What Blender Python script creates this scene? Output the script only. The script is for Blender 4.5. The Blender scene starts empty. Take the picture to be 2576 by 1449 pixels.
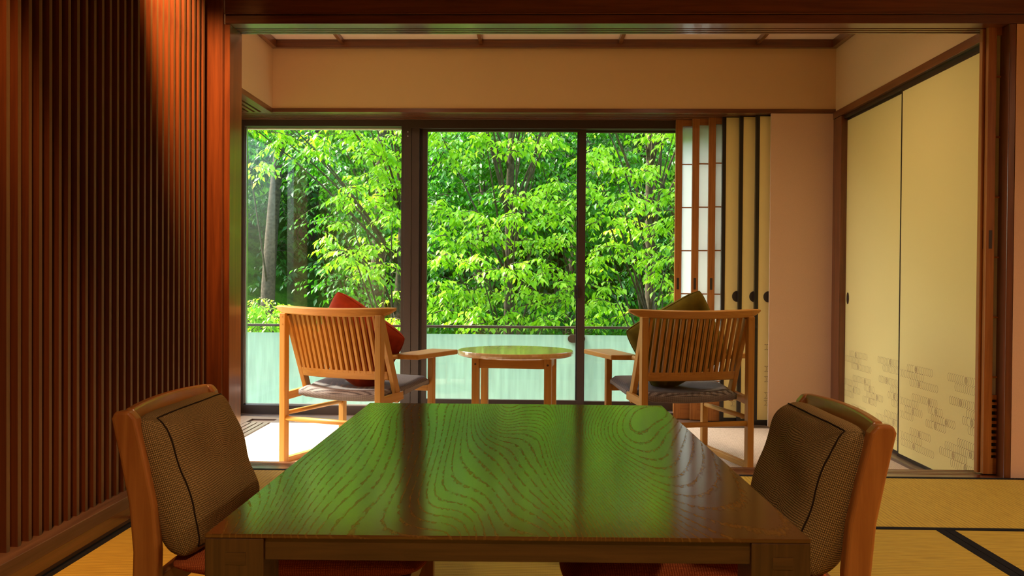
import bpy, bmesh, math, random
import numpy as np
from mathutils import Vector, Matrix
R = math.radians
C = bpy.context.scene.collection
sc = bpy.context.scene

# ------------------------------------------------------------------ camera
CAM_H = .844
def make_camera():
    yaw, pitch, roll, f = .028, .013, .007, 2340.0
    fwd = Vector((-math.sin(yaw)*math.cos(pitch), math.cos(yaw)*math.cos(pitch), -math.sin(pitch)))
    right = Vector((math.cos(yaw), math.sin(yaw), 0)); up = right.cross(fwd)
    c, s = math.cos(roll), math.sin(roll)
    r2 = right*c + up*s; u2 = up*c - right*s
    cam = bpy.data.cameras.new('camera'); o = bpy.data.objects.new('camera', cam); C.objects.link(o)
    M = Matrix.Identity(4)
    for i in range(3):
        M[i][0] = r2[i]; M[i][1] = u2[i]; M[i][2] = -fwd[i]
    M[0][3], M[1][3], M[2][3] = 0, 0, CAM_H
    o.matrix_world = M
    cam.sensor_fit = 'HORIZONTAL'; cam.sensor_width = 36
    cam.lens = f/2576*36
    cam.shift_x = (1288-1267.25)/2576
    cam.shift_y = (730.96-724.5)/2576
    cam.clip_start = .05; cam.clip_end = 300
    sc.camera = o
make_camera()

# ------------------------------------------------------------------ world, sun, exposure
W = bpy.data.worlds.new('sky'); sc.world = W; W.use_nodes = True
nt = W.node_tree; nt.nodes.clear()
out = nt.nodes.new('ShaderNodeOutputWorld'); bg = nt.nodes.new('ShaderNodeBackground')
sky = nt.nodes.new('ShaderNodeTexSky'); sky.sky_type = 'NISHITA'; sky.sun_disc = False
sky.sun_elevation = R(50); sky.sun_rotation = R(-50); sky.air_density = 1.2; sky.dust_density = 2.5; sky.ozone_density = 1
bg.inputs['Strength'].default_value = .40
nt.links.new(sky.outputs[0], bg.inputs['Color']); nt.links.new(bg.outputs[0], out.inputs['Surface'])
sun = bpy.data.lights.new('sun', 'SUN'); sun.energy = 8.0; sun.angle = R(9); sun.color = (1, .95, .86)
so = bpy.data.objects.new('sun', sun); C.objects.link(so)
so.rotation_euler = Vector((.60, -.13, -.79)).to_track_quat('-Z', 'Y').to_euler(); so.location = (-8, 12, 14)
vs = sc.view_settings
vs.view_transform = 'Standard'; vs.look = 'None'; vs.exposure = 1.15; vs.gamma = 1; vs.use_curve_mapping = False
sc.cycles.max_bounces = 10; sc.cycles.diffuse_bounces = 5; sc.cycles.glossy_bounces = 4
sc.cycles.transparent_max_bounces = 24; sc.cycles.transmission_bounces = 6
sc.cycles.caustics_reflective = False; sc.cycles.caustics_refractive = False
sc.cycles.use_denoising = True
sc.cycles.sample_clamp_indirect = 6

# ------------------------------------------------------------------ helpers
def tag(o, label=None, cat=None, group=None, kind=None):
    if label: o['label'] = label
    if cat: o['category'] = cat
    if group: o['group'] = group
    if kind: o['kind'] = kind
    return o
def empty(name, loc=(0, 0, 0), rz=0, label=None, cat=None, group=None, kind=None):
    o = bpy.data.objects.new(name, None); C.objects.link(o)
    o.location = loc; o.rotation_euler = (0, 0, rz); o.empty_display_size = .1
    return tag(o, label, cat, group, kind)
def link_mesh(name, me, mat, parent=None, smooth=False, bevel=0, seg=2):
    o = bpy.data.objects.new(name, me); C.objects.link(o)
    if mat: me.materials.append(mat)
    if parent: o.parent = parent
    if smooth:
        me.polygons.foreach_set('use_smooth', [True]*len(me.polygons))
    if bevel:
        m = o.modifiers.new('bevel', 'BEVEL'); m.width = bevel; m.segments = seg; m.limit_method = 'ANGLE'; m.angle_limit = R(40)
    return o
class MB:
    def __init__(s): s.v = []; s.f = []
    def add(s, vs, fs):
        b = len(s.v); s.v += [tuple(v) for v in vs]; s.f += [tuple(i+b for i in f) for f in fs]; return s
    def box(s, x0, x1, y0, y1, z0, z1):
        return s.add([(x0,y0,z0),(x1,y0,z0),(x1,y1,z0),(x0,y1,z0),(x0,y0,z1),(x1,y0,z1),(x1,y1,z1),(x0,y1,z1)],
              [(0,3,2,1),(4,5,6,7),(0,1,5,4),(1,2,6,5),(2,3,7,6),(3,0,4,7)])
    def bar(s, p0, p1, w, h, side=(1, 0, 0)):
        p0, p1 = Vector(p0), Vector(p1); d = (p1-p0).normalized(); a = Vector(side)
        a = (a - d*a.dot(d)).normalized(); b = d.cross(a)
        vs = []
        for p in (p0, p1):
            for i, j in ((-1,-1),(1,-1),(1,1),(-1,1)): vs.append(p + a*(i*w/2) + b*(j*h/2))
        return s.add(vs, [(0,3,2,1),(4,5,6,7),(0,1,5,4),(1,2,6,5),(2,3,7,6),(3,0,4,7)])
    def sweep(s, sections):            # list of closed loops with equal counts
        n = len(sections[0]); vs = [p for sct in sections for p in sct]; fs = []
        for k in range(len(sections)-1):
            for i in range(n):
                j = (i+1) % n; fs.append((k*n+i, k*n+j, (k+1)*n+j, (k+1)*n+i))
        fs.append(tuple(range(n-1, -1, -1))); fs.append(tuple((len(sections)-1)*n+i for i in range(n)))
        return s.add(vs, fs)
    def tube(s, path, r, n=10):
        path = [Vector(p) for p in path]; secs = []
        rs = r if isinstance(r, (list, tuple)) else [r]*len(path)
        for k, p in enumerate(path):
            d = (path[min(k+1, len(path)-1)] - path[max(k-1, 0)]).normalized()
            a = d.cross(Vector((0,0,1)));  a = a.normalized() if a.length > .01 else Vector((1,0,0))
            b = d.cross(a)
            secs.append([p + (a*math.cos(t*2*math.pi/n) + b*math.sin(t*2*math.pi/n))*rs[k] for t in range(n)])
        return s.sweep(secs)
    def lathe(s, prof, n=48, c=(0, 0)):
        secs = []
        for r, z in prof: secs.append([(c[0]+r*math.cos(2*math.pi*i/n), c[1]+r*math.sin(2*math.pi*i/n), z) for i in range(n)])
        return s.sweep(secs)
    def build(s, name, mat, parent=None, smooth=False, bevel=0, seg=2):
        me = bpy.data.meshes.new(name); me.from_pydata(s.v, [], s.f); me.update()
        bm = bmesh.new(); bm.from_mesh(me); bmesh.ops.recalc_face_normals(bm, faces=bm.faces); bm.to_mesh(me); bm.free()
        return link_mesh(name, me, mat, parent, smooth, bevel, seg)
def box(name, x0, x1, y0, y1, z0, z1, mat, parent=None, bevel=0):
    return MB().box(x0, x1, y0, y1, z0, z1).build(name, mat, parent, bevel=bevel)
def struct(o): o['kind'] = 'structure'; return o
def dup(o, parent=None, loc=None, rz=None, **kw):
    c = o.copy(); C.objects.link(c)
    if parent is not None: c.parent = parent
    if loc is not None: c.location = loc
    if rz is not None: c.rotation_euler = (0, 0, rz)
    for k, v in kw.items(): c[k] = v
    for ch in list(o.children): dup(ch, c)
    return c

# ------------------------------------------------------------------ materials
def nodes(name):
    m = bpy.data.materials.new(name); m.use_nodes = True; t = m.node_tree; t.nodes.clear()
    o = t.nodes.new('ShaderNodeOutputMaterial'); p = t.nodes.new('ShaderNodeBsdfPrincipled')
    t.links.new(p.outputs[0], o.inputs[0]); return m, t, p, o
def N(t, typ, **kw):
    n = t.nodes.new(typ)
    for k, v in kw.items():
        if hasattr(n, k): setattr(n, k, v)
    return n
def ramp(t, stops):
    r = t.nodes.new('ShaderNodeValToRGB'); e = r.color_ramp.elements
    while len(e) < len(stops): e.new(.5)
    for i, (p, c) in enumerate(stops): e[i].position = p; e[i].color = (*c, 1) if len(c) == 3 else c
    return r
def coords(t, scale=(1,1,1), rot=(0,0,0), kind='Object'):
    tc = t.nodes.new('ShaderNodeTexCoord'); mp = t.nodes.new('ShaderNodeMapping')
    mp.inputs['Scale'].default_value = scale; mp.inputs['Rotation'].default_value = rot
    t.links.new(tc.outputs[kind], mp.inputs[0]); return mp
def bump(t, p, src, strength=.2, dist=.002):
    b = t.nodes.new('ShaderNodeBump'); b.inputs['Strength'].default_value = strength; b.inputs['Distance'].default_value = dist
    t.links.new(src, b.inputs['Height']); t.links.new(b.outputs[0], p.inputs['Normal']); return b
def wood(name, col, dark, axis=2, rough=.45, coat=0, freq=60, spec=.4, coatr=.15):
    m, t, p, o = nodes(name)
    s = [freq]*3; s[axis] = freq*.045
    mp = coords(t, s)
    n1 = N(t, 'ShaderNodeTexNoise'); n1.inputs['Scale'].default_value = 1; n1.inputs['Detail'].default_value = 5; n1.inputs['Roughness'].default_value = .6
    n1.inputs['Distortion'].default_value = .6
    t.links.new(mp.outputs[0], n1.inputs['Vector'])
    r = ramp(t, [(.32, dark), (.68, col)]); t.links.new(n1.outputs[0], r.inputs[0])
    t.links.new(r.outputs[0], p.inputs['Base Color'])
    p.inputs['Roughness'].default_value = rough; p.inputs['Specular IOR Level'].default_value = spec
    p.inputs['Coat Weight'].default_value = coat; p.inputs['Coat Roughness'].default_value = coatr
    bump(t, p, n1.outputs[0], .12, .002)
    return m
def plain(name, col, rough=.6, spec=.3, noise=0, nscale=200, bumps=0, metal=0):
    m, t, p, o = nodes(name)
    p.inputs['Base Color'].default_value = (*col, 1); p.inputs['Roughness'].default_value = rough
    p.inputs['Specular IOR Level'].default_value = spec; p.inputs['Metallic'].default_value = metal
    if noise or bumps:
        mp = coords(t); n = N(t, 'ShaderNodeTexNoise'); n.inputs['Scale'].default_value = nscale; n.inputs['Detail'].default_value = 3
        t.links.new(mp.outputs[0], n.inputs[0])
        if noise:
            r = ramp(t, [(.3, tuple(c*(1-noise) for c in col)), (.7, tuple(min(1, c*(1+noise)) for c in col))])
            t.links.new(n.outputs[0], r.inputs[0]); t.links.new(r.outputs[0], p.inputs['Base Color'])
        if bumps: bump(t, p, n.outputs[0], bumps, .001)
    return m
def weave(name, c1, c2, su=150, sv=150, rough=.95, bumps=.6, blotch=.0, kind='UV', sheen=0):
    m, t, p, o = nodes(name)
    mp = coords(t, (1, 1, 1), kind=kind)
    def wv(axis, sc_):
        w = N(t, 'ShaderNodeTexWave', wave_type='BANDS', bands_direction=axis, wave_profile='SIN')
        w.inputs['Scale'].default_value = sc_; w.inputs['Distortion'].default_value = .6; w.inputs['Detail'].default_value = 1
        t.links.new(mp.outputs[0], w.inputs[0]); return w
    a, b = wv('X', su), wv('Y', sv)
    mx = N(t, 'ShaderNodeMath', operation='MULTIPLY'); t.links.new(a.outputs['Fac'], mx.inputs[0]); t.links.new(b.outputs['Fac'], mx.inputs[1])
    n = N(t, 'ShaderNodeTexNoise'); n.inputs['Scale'].default_value = 60; n.inputs['Detail'].default_value = 4; t.links.new(mp.outputs[0], n.inputs[0])
    ad = N(t, 'ShaderNodeMath', operation='MULTIPLY_ADD'); t.links.new(n.outputs[0], ad.inputs[0]); ad.inputs[1].default_value = .9; t.links.new(mx.outputs[0], ad.inputs[2])
    r = ramp(t, [(.42, c1), (1.0, c2)]); t.links.new(ad.outputs[0], r.inputs[0])
    t.links.new(r.outputs[0], p.inputs['Base Color'])
    p.inputs['Roughness'].default_value = rough; p.inputs['Specular IOR Level'].default_value = .1
    p.inputs['Sheen Weight'].default_value = sheen
    bump(t, p, mx.outputs[0], bumps, .0015)
    return m
def glass_mat(name, tint=(.96, .99, .97), refl=1.0, haze=0.0):
    m, t, p, o = nodes(name); t.nodes.remove(p)
    tr = N(t, 'ShaderNodeBsdfTransparent'); tr.inputs[0].default_value = (*tint, 1)
    gl = N(t, 'ShaderNodeBsdfGlossy'); gl.inputs['Roughness'].default_value = .0
    fr = N(t, 'ShaderNodeLayerWeight'); fr.inputs['Blend'].default_value = .5
    pw = N(t, 'ShaderNodeMath', operation='POWER'); pw.inputs[1].default_value = 5; t.links.new(fr.outputs['Facing'], pw.inputs[0])
    mu = N(t, 'ShaderNodeMath', operation='MULTIPLY_ADD'); mu.inputs[1].default_value = .95*refl; mu.inputs[2].default_value = .042*refl; t.links.new(pw.outputs[0], mu.inputs[0])
    mx = N(t, 'ShaderNodeMixShader'); t.links.new(mu.outputs[0], mx.inputs[0]); t.links.new(tr.outputs[0], mx.inputs[1]); t.links.new(gl.outputs[0], mx.inputs[2])
    t.links.new(mx.outputs[0], o.inputs[0]); return m
def translucent(name, diff, trans, fac=.5, clear=0.0, streak=0):
    m, t, p, o = nodes(name)
    p.inputs['Base Color'].default_value = (*diff, 1); p.inputs['Roughness'].default_value = .5; p.inputs['Specular IOR Level'].default_value = .3
    tl = N(t, 'ShaderNodeBsdfTranslucent'); tl.inputs[0].default_value = (*trans, 1)
    if streak:
        mp = coords(t, (14, 1, 1.2)); n = N(t, 'ShaderNodeTexNoise'); n.inputs['Scale'].default_value = 2; n.inputs['Detail'].default_value = 4
        t.links.new(mp.outputs[0], n.inputs[0])
        r = ramp(t, [(.3, tuple(c*(1-streak) for c in trans)), (.7, trans)]); t.links.new(n.outputs[0], r.inputs[0]); t.links.new(r.outputs[0], tl.inputs[0])
    mx = N(t, 'ShaderNodeMixShader'); mx.inputs[0].default_value = fac
    t.links.new(p.outputs[0], mx.inputs[1]); t.links.new(tl.outputs[0], mx.inputs[2])
    last = mx
    if clear:
        tr = N(t, 'ShaderNodeBsdfTransparent'); m2 = N(t, 'ShaderNodeMixShader'); m2.inputs[0].default_value = clear
        t.links.new(mx.outputs[0], m2.inputs[1]); t.links.new(tr.outputs[0], m2.inputs[2]); last = m2
    t.links.new(last.outputs[0], o.inputs[0]); return m
def emit(name, col, s):
    m, t, p, o = nodes(name); t.nodes.remove(p); e = N(t, 'ShaderNodeEmission'); e.inputs[0].default_value = (*col, 1); e.inputs[1].default_value = s
    t.links.new(e.outputs[0], o.inputs[0]); return m

DK, DKD = (.185, .052, .015), (.095, .024, .008)
M = {}
for ax, n in ((0, 'x'), (1, 'y'), (2, 'z')):
    M['dark_'+n] = wood('dark_timber_'+n, DK, DKD, ax, rough=.32, coat=.6, freq=45, coatr=.13)
    M['shoji_'+n] = wood('cedar_'+n, (.46, .17, .035), (.30, .10, .018), ax, rough=.45, freq=70)
    M['oak_'+n] = wood('oak_'+n, (.50, .235, .034), (.39, .165, .022), ax, rough=.5, freq=70)
    M['chairwood_'+n] = wood('brown_beech_'+n, (.46, .17, .034), (.32, .10, .018), ax, rough=.38, coat=.3, freq=60)
    M['tabledark_'+n] = wood('stained_ash_'+n, (.095, .042, .011), (.05, .021, .006), ax, rough=.34, coat=.25, freq=90)
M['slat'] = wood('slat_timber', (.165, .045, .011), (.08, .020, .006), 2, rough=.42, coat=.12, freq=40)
M['slatface'] = wood('slat_pale_face', (.19, .115, .055), (.14, .08, .038), 2, rough=.7, freq=60, spec=.2)  # paler, rougher tone for the room-facing side of each slat
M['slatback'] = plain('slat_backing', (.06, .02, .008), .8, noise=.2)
M['ledge'] = wood('ledge_timber', (.15, .075, .04), (.085, .04, .02), 1, rough=.5, freq=60)
M['black'] = plain('black_lacquer', (.016, .011, .009), .3, .5)
M['plaster'] = plain('warm_plaster', (.66, .42, .27), .92, .1, .04, 400, .15)
M['plaster_in'] = plain('buff_wallpaper', (.68, .44, .23), .9, .1, .03, 500, .12)
M['plaster_pink'] = plain('pink_plaster', (.84, .58, .43), .92, .1, .04, 400, .15)
M['ceilwhite'] = plain('ceiling_board', (.82, .60, .44), .9, .1, .03, 300)
M['fusuma'] = plain('fusuma_paper', (.82, .66, .27), .85, .15, .025, 600, .1)
M['ink'] = plain('brown_print_ink', (.30, .17, .12), .8, .1)
M['heri'] = weave('border_cloth', (.010, .010, .012), (.022, .021, .024), 300, 300, .9, .3, kind='Object')
M['bronze'] = plain('bronze_aluminium', (.050, .028, .018), .38, .5, .1, 300)
M['bronze2'] = plain('dark_bronze_groove', (.022, .013, .009), .5, .4)
M['glass'] = glass_mat('window_glass')
M['frost'] = translucent('frosted_glass', (.44, .56, .49), (.70, .88, .76), .62, .05, .26)
M['paper'] = translucent('shoji_paper', (.86, .84, .80), (.97, .96, .93), .8)
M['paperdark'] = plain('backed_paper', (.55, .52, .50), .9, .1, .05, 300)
M['handle'] = plain('dark_pull', (.035, .022, .017), .35, .6)
M['steel'] = plain('brushed_steel', (.5, .5, .5), .3, .5, metal=1)
M['rust'] = plain('rust_velvet', (.22, .022, .004), .85, .1, .25, 18, .2); M['olive'] = plain('olive_velvet', (.115, .080, .006), .85, .1, .25, 16, .2)
for k, c in (('rust', (.9, .25, .1)), ('olive', (.6, .5, .1))):
    p = M[k].node_tree.nodes['Principled BSDF']; p.inputs['Sheen Weight'].default_value = .35; p.inputs['Sheen Tint'].default_value = (*c, 1); p.inputs['Sheen Roughness'].default_value = .4
M['tweed'] = weave('brown_tweed', (.085, .048, .018), (.56, .36, .135), 7.5, 7.5, .95, .7)
M['tweed_seam'] = plain('tweed_seam', (.03, .017, .008), .95, .1)
M['seatgrey'] = weave('grey_wool', (.075, .062, .060), (.36, .31, .28), 6, 6, .95, .6)
M['seatred'] = weave('orange_red_cloth', (.30, .055, .016), (.62, .17, .05), 7, 7, .95, .6)
M['carpet'] = weave('woven_carpet', (.48, .36, .27), (.78, .63, .50), 30, 30, .95, .6, kind='Object')
M['greyboard_x'] = wood('weathered_board_x', (.16, .10, .07), (.09, .05, .03), 0, .38, .3, 60)
M['greyboard_y'] = wood('weathered_board_y', (.16, .10, .07), (.09, .05, .03), 1, .38, .3, 60)
def tatami_mat_material():
    m, t, p, o = nodes('tatami_rush')
    mp = coords(t)
    w = N(t, 'ShaderNodeTexWave', wave_type='BANDS', bands_direction='X'); w.inputs['Scale'].default_value = 21; w.inputs['Distortion'].default_value = .4; w.inputs['Detail'].default_value = 1
    t.links.new(mp.outputs[0], w.inputs[0])
    w2 = N(t, 'ShaderNodeTexWave', wave_type='BANDS', bands_direction='Y'); w2.inputs['Scale'].default_value = 62; w2.inputs['Distortion'].default_value = 1.0
    t.links.new(mp.outputs[0], w2.inputs[0])
    mp2 = coords(t, (40, 4, 1)); n = N(t, 'ShaderNodeTexNoise'); n.inputs['Scale'].default_value = 3; n.inputs['Detail'].default_value = 5; t.links.new(mp2.outputs[0], n.inputs[0])
    a = N(t, 'ShaderNodeMath', operation='MULTIPLY_ADD'); t.links.new(w.outputs['Fac'], a.inputs[0]); a.inputs[1].default_value = .35; t.links.new(n.outputs[0], a.inputs[2])
    r = ramp(t, [(.3, (.38, .24, .030)), (.85, (.62, .43, .065))]); t.links.new(a.outputs[0], r.inputs[0]); t.links.new(r.outputs[0], p.inputs['Base Color'])
    p.inputs['Roughness'].default_value = .62; p.inputs['Specular IOR Level'].default_value = .25
    h = N(t, 'ShaderNodeMath', operation='MULTIPLY_ADD'); t.links.new(w2.outputs['Fac'], h.inputs[0]); h.inputs[1].default_value = .35; t.links.new(w.outputs['Fac'], h.inputs[2])
    bump(t, p, h.outputs[0], .45, .0015); return m
M['tatami'] = tatami_mat_material()
def ash_top():
    m, t, p, o = nodes('lacquered_ash_top')
    mp = coords(t, (1, .17, 1))
    n = N(t, 'ShaderNodeTexNoise'); n.inputs['Scale'].default_value = 3.0; n.inputs['Detail'].default_value = 1.0; n.inputs['Roughness'].default_value = .35; n.inputs['Distortion'].default_value = .25
    t.links.new(mp.outputs[0], n.inputs[0])
    sx = N(t, 'ShaderNodeSeparateXYZ'); t.links.new(mp.outputs[0], sx.inputs[0])
    gx = N(t, 'ShaderNodeMath', operation='MULTIPLY'); gx.inputs[1].default_value = 66; t.links.new(sx.outputs[0], gx.inputs[0])
    mul = N(t, 'ShaderNodeMath', operation='MULTIPLY_ADD'); mul.inputs[1].default_value = 62; t.links.new(n.outputs[0], mul.inputs[0]); t.links.new(gx.outputs[0], mul.inputs[2])
    mp3 = coords(t, (60, 14, 1)); n3 = N(t, 'ShaderNodeTexNoise'); n3.inputs['Scale'].default_value = 2.2; n3.inputs['Detail'].default_value = 3; t.links.new(mp3.outputs[0], n3.inputs[0])
    ad = N(t, 'ShaderNodeMath', operation='MULTIPLY_ADD'); t.links.new(n3.outputs[0], ad.inputs[0]); ad.inputs[1].default_value = .45; t.links.new(mul.outputs[0], ad.inputs[2])
    fr = N(t, 'ShaderNodeMath', operation='FRACT'); t.links.new(ad.outputs[0], fr.inputs[0])
    line = ramp(t, [(0, (0, 0, 0)), (.70, (0, 0, 0)), (.88, (1, 1, 1)), (.97, (.8, .8, .8)), (1, (0, 0, 0))]); t.links.new(fr.outputs[0], line.inputs[0])
    br = N(t, 'ShaderNodeMath', operation='MULTIPLY'); t.links.new(line.outputs[0], br.inputs[0])
    r3 = ramp(t, [(.36, (.15, .15, .15)), (.58, (1, 1, 1))]); t.links.new(n3.outputs[0], r3.inputs[0]); t.links.new(r3.outputs[0], br.inputs[1])
    mx = N(t, 'ShaderNodeMix', data_type='RGBA'); t.links.new(br.outputs[0], mx.inputs['Factor'])
    mx.inputs['A'].default_value = (.105, .043, .008, 1); mx.inputs['B'].default_value = (.185, .090, .019, 1)
    t.links.new(mx.outputs['Result'], p.inputs['Base Color'])
    p.inputs['Roughness'].default_value = .42; p.inputs['Specular IOR Level'].default_value = 0
    inv = N(t, 'ShaderNodeMath', operation='MULTIPLY_ADD'); t.links.new(br.outputs[0], inv.inputs[0]); inv.inputs[1].default_value = -.6; inv.inputs[2].default_value = .86
    t.links.new(inv.outputs[0], p.inputs['Coat Weight']); p.inputs['Coat Roughness'].default_value = .13; p.inputs['Coat IOR'].default_value = 1.55
    sub = N(t, 'ShaderNodeMath', operation='MULTIPLY'); t.links.new(br.outputs[0], sub.inputs[0]); sub.inputs[1].default_value = -1
    bump(t, p, sub.outputs[0], .35, .001)
    return m
M['ashtop'] = ash_top()
def leaf_material(name, c1, c2, c3, tfac=.42):
    m, t, p, o = nodes(name)
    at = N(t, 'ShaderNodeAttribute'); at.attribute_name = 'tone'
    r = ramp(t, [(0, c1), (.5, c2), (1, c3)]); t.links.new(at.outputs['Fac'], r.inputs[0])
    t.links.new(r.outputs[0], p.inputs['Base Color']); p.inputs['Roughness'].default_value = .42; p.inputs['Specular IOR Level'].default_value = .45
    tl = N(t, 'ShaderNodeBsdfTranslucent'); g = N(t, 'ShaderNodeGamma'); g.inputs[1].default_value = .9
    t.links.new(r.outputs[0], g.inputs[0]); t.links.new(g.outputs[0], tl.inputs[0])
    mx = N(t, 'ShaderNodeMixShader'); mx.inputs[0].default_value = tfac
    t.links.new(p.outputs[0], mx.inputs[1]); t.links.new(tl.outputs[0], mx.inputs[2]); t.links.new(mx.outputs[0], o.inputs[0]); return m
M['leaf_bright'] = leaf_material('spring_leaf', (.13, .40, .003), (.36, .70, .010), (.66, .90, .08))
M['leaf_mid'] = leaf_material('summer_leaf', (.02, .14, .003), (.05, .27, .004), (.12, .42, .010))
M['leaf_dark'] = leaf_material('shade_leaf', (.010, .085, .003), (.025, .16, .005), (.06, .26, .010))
M['bark'] = plain('grey_bark', (.10, .075, .05), .9, .1, .4, 25, .6)
M['barkpale'] = plain('pale_bark', (.34, .33, .28), .9, .1, .3, 30, .5)
def hill_mat():
    m, t, p, o = nodes('hillside_undergrowth'); mp = coords(t)
    n = N(t, 'ShaderNodeTexNoise'); n.inputs['Scale'].default_value = 3.5; n.inputs['Detail'].default_value = 9; n.inputs['Roughness'].default_value = .75; t.links.new(mp.outputs[0], n.inputs[0])
    r = ramp(t, [(.3, (.035, .035, .01)), (.45, (.03, .10, .008)), (.6, (.06, .20, .012)), (.75, (.13, .12, .03))]); t.links.new(n.outputs[0], r.inputs[0]); t.links.new(r.outputs[0], p.inputs['Base Color'])
    p.inputs['Roughness'].default_value = 1; p.inputs['Specular IOR Level'].default_value = 0; bump(t, p, n.outputs[0], 1, .2); return m
M['hill'] = hill_mat()

# ------------------------------------------------------------------ room dimensions
YS0, YS1 = 4.05, 4.221          # sill between the two rooms
JL, JR = -1.32, 2.043           # jambs of the opening
ZB = 1.949                      # underside of the lintel
ZF = -.135                      # veranda floor
YB = 6.264                      # veranda back wall
XL, XR = -1.749, 2.025          # veranda side walls
YW = 6.598                      # window plane
ZC = 2.44                       # veranda ceiling
FRL, FRR, FRB, FRZ = -1.45, 3.1, -3.4, 2.46   # main room extents

# ------------------------------------------------------------------ main room: floor of mats
floor = struct(box('floor', -1.5, 3.15, FRB, YS0+.0, -.12, -.04, plain('subfloor', (.2, .12, .06), .9)))
def mat(x0, x1, y0, y1, along):
    # along = 'x' : cloth borders run along x on the y0/y1 edges
    b = .03; xc, yc = (x0+x1)/2, (y0+y1)/2
    o = empty('tatami_mat', (xc, yc, 0)); o.parent = floor
    hx, hy = (x1-x0)/2-.0012, (y1-y0)/2-.0012
    if along == 'x':
        MB().box(-hx, hx, -hy+b, hy-b, -.04, 0).build('rush_surface', M['tatami'], o)
        for s in (-1, 1): MB().box(-hx, hx, s*hy-(b if s > 0 else 0), s*hy+(b if s < 0 else 0), -.04, .0015).build('border', M['heri'], o, bevel=.001)
    else:
        r = MB().box(-hy, hy, -hx+b, hx-b, -.04, 0).build('rush_surface', M['tatami'], o); r.rotation_euler[2] = R(90)
        for s in (-1, 1): MB().box(s*hx-(b if s > 0 else 0), s*hx+(b if s < 0 else 0), -hy, hy, -.04, .0015).build('border', M['heri'], o, bevel=.001)
mat(-1.365, .36, 3.187, 4.05, 'x'); mat(.36, 2.09, 3.187, 4.05, 'x'); mat(2.09, 3.1, 3.187, 4.05, 'x')
mat(-1.365, -.43, 1.45, 3.187, 'y'); mat(-.43, .48, 1.45, 3.187, 'y'); mat(.48, 1.415, 1.45, 3.187, 'y'); mat(1.415, 2.28, 1.45, 3.187, 'y'); mat(2.28, 3.1, 1.45, 3.187, 'y')
for k in range(5): mat(-1.365+.893*k, -1.365+.893*(k+1), -.28, 1.45, 'y')
for k in range(5): mat(-1.365+.893*k, -1.365+.893*(k+1), -2.0, -.28, 'y')
for k in range(2): mat(-1.365+2.232*k, -1.365+2.232*(k+1), -3.4, -2.0, 'x')

# ------------------------------------------------------------------ main room: slatted wall on the left
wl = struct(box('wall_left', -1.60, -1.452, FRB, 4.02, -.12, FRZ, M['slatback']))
y = 2.4417 - .0552*72
slat_me = None
n = 0
while y < 3.985:
    if y > -1.5:
        if slat_me is None:
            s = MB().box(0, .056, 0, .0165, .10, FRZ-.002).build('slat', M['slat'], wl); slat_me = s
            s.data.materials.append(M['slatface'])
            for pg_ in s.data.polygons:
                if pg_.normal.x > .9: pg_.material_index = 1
        else:
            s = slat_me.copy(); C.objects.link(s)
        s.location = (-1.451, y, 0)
    y += .0552
box('ledge', -1.451, -1.35, FRB, 4.02, .06, .10, M['ledge'], wl, .002)
box('baseboard', -1.451, -1.358, FRB, 4.02, .014, .059, M['dark_y'], wl, .002)
box('foot_strip', -1.451, -1.366, FRB, 4.02, -.04, .0135, M['ledge'], wl)

# right-hand wall beyond the opening, other walls and the ceiling
struct(box('wall_right', 3.1, 3.2, FRB, 4.08, -.12, FRZ, M['plaster']))
struct(box('wall_front_right', 2.075, 3.1, 4.054, 4.20, -.12, 1.948, M['plaster_pink']))
struct(box('wall_back', -1.6, 3.2, FRB-.1, FRB, -.12, FRZ, M['plaster']))
struct(box('ceiling', -1.6, 3.2, FRB-.1, 4.2, FRZ, FRZ+.1, wood('cedar_ceiling', (.40, .22, .10), (.28, .14, .06), 1, .6)))
struct(box('wall_lintel', -1.6, 3.2, 4.09, 4.20, 2.31, FRZ, M['plaster']))

# ------------------------------------------------------------------ frame of the opening
lt = struct(box('trim_1', -1.341, 3.1, 4.042, 4.221, 1.992, 2.31, M['dark_x']))
for a in ((4.046, 4.125), (4.139, 4.158), (4.172, 4.191), (4.205, 4.221)):
    box('track_rail', -1.341, 3.1, a[0], a[1], ZB, 1.986, M['dark_x'], lt, .0015)
box('track_bed', -1.341, 3.1, 4.05, 4.215, 1.968, 1.992, M['black'], lt)
box('bead', -1.341, 3.1, 4.038, 4.05, 1.9885, 1.9945, M['dark_x'], lt, .0015)
pl = struct(box('trim_2', -1.40, JL, 4.05, 4.221, -.04, ZB, M['dark_z'], None, .003))
box('post_bead', -1.452, -1.343, 4.022, 4.05, -.04, FRZ, M['dark_z'], pl, .003)
pr = struct(box('trim_3', JR, 2.072, 4.05, 4.221, -.04, ZB, M['dark_z'], None, .003))
sl = struct(box('trim_4', -1.34, 3.1, 4.051, 4.112, -.13, -.001, M['dark_x'], None, .0015))
for a in ((4.124, 4.140), (4.152, 4.169), (4.182, 4.200), (4.211, 4.221)):
    box('track_rail', -1.34, 2.07, a[0], a[1], -.12, -.001, M['dark_x'], sl, .0012)
box('track_bed', -1.34, 3.1, 4.1, 4.216, -.12, -.014, M['dark_x'], sl)
box('riser', -1.34, 3.1, 4.2, 4.224, -.2, -.02, M['dark_x'], sl)

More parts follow.
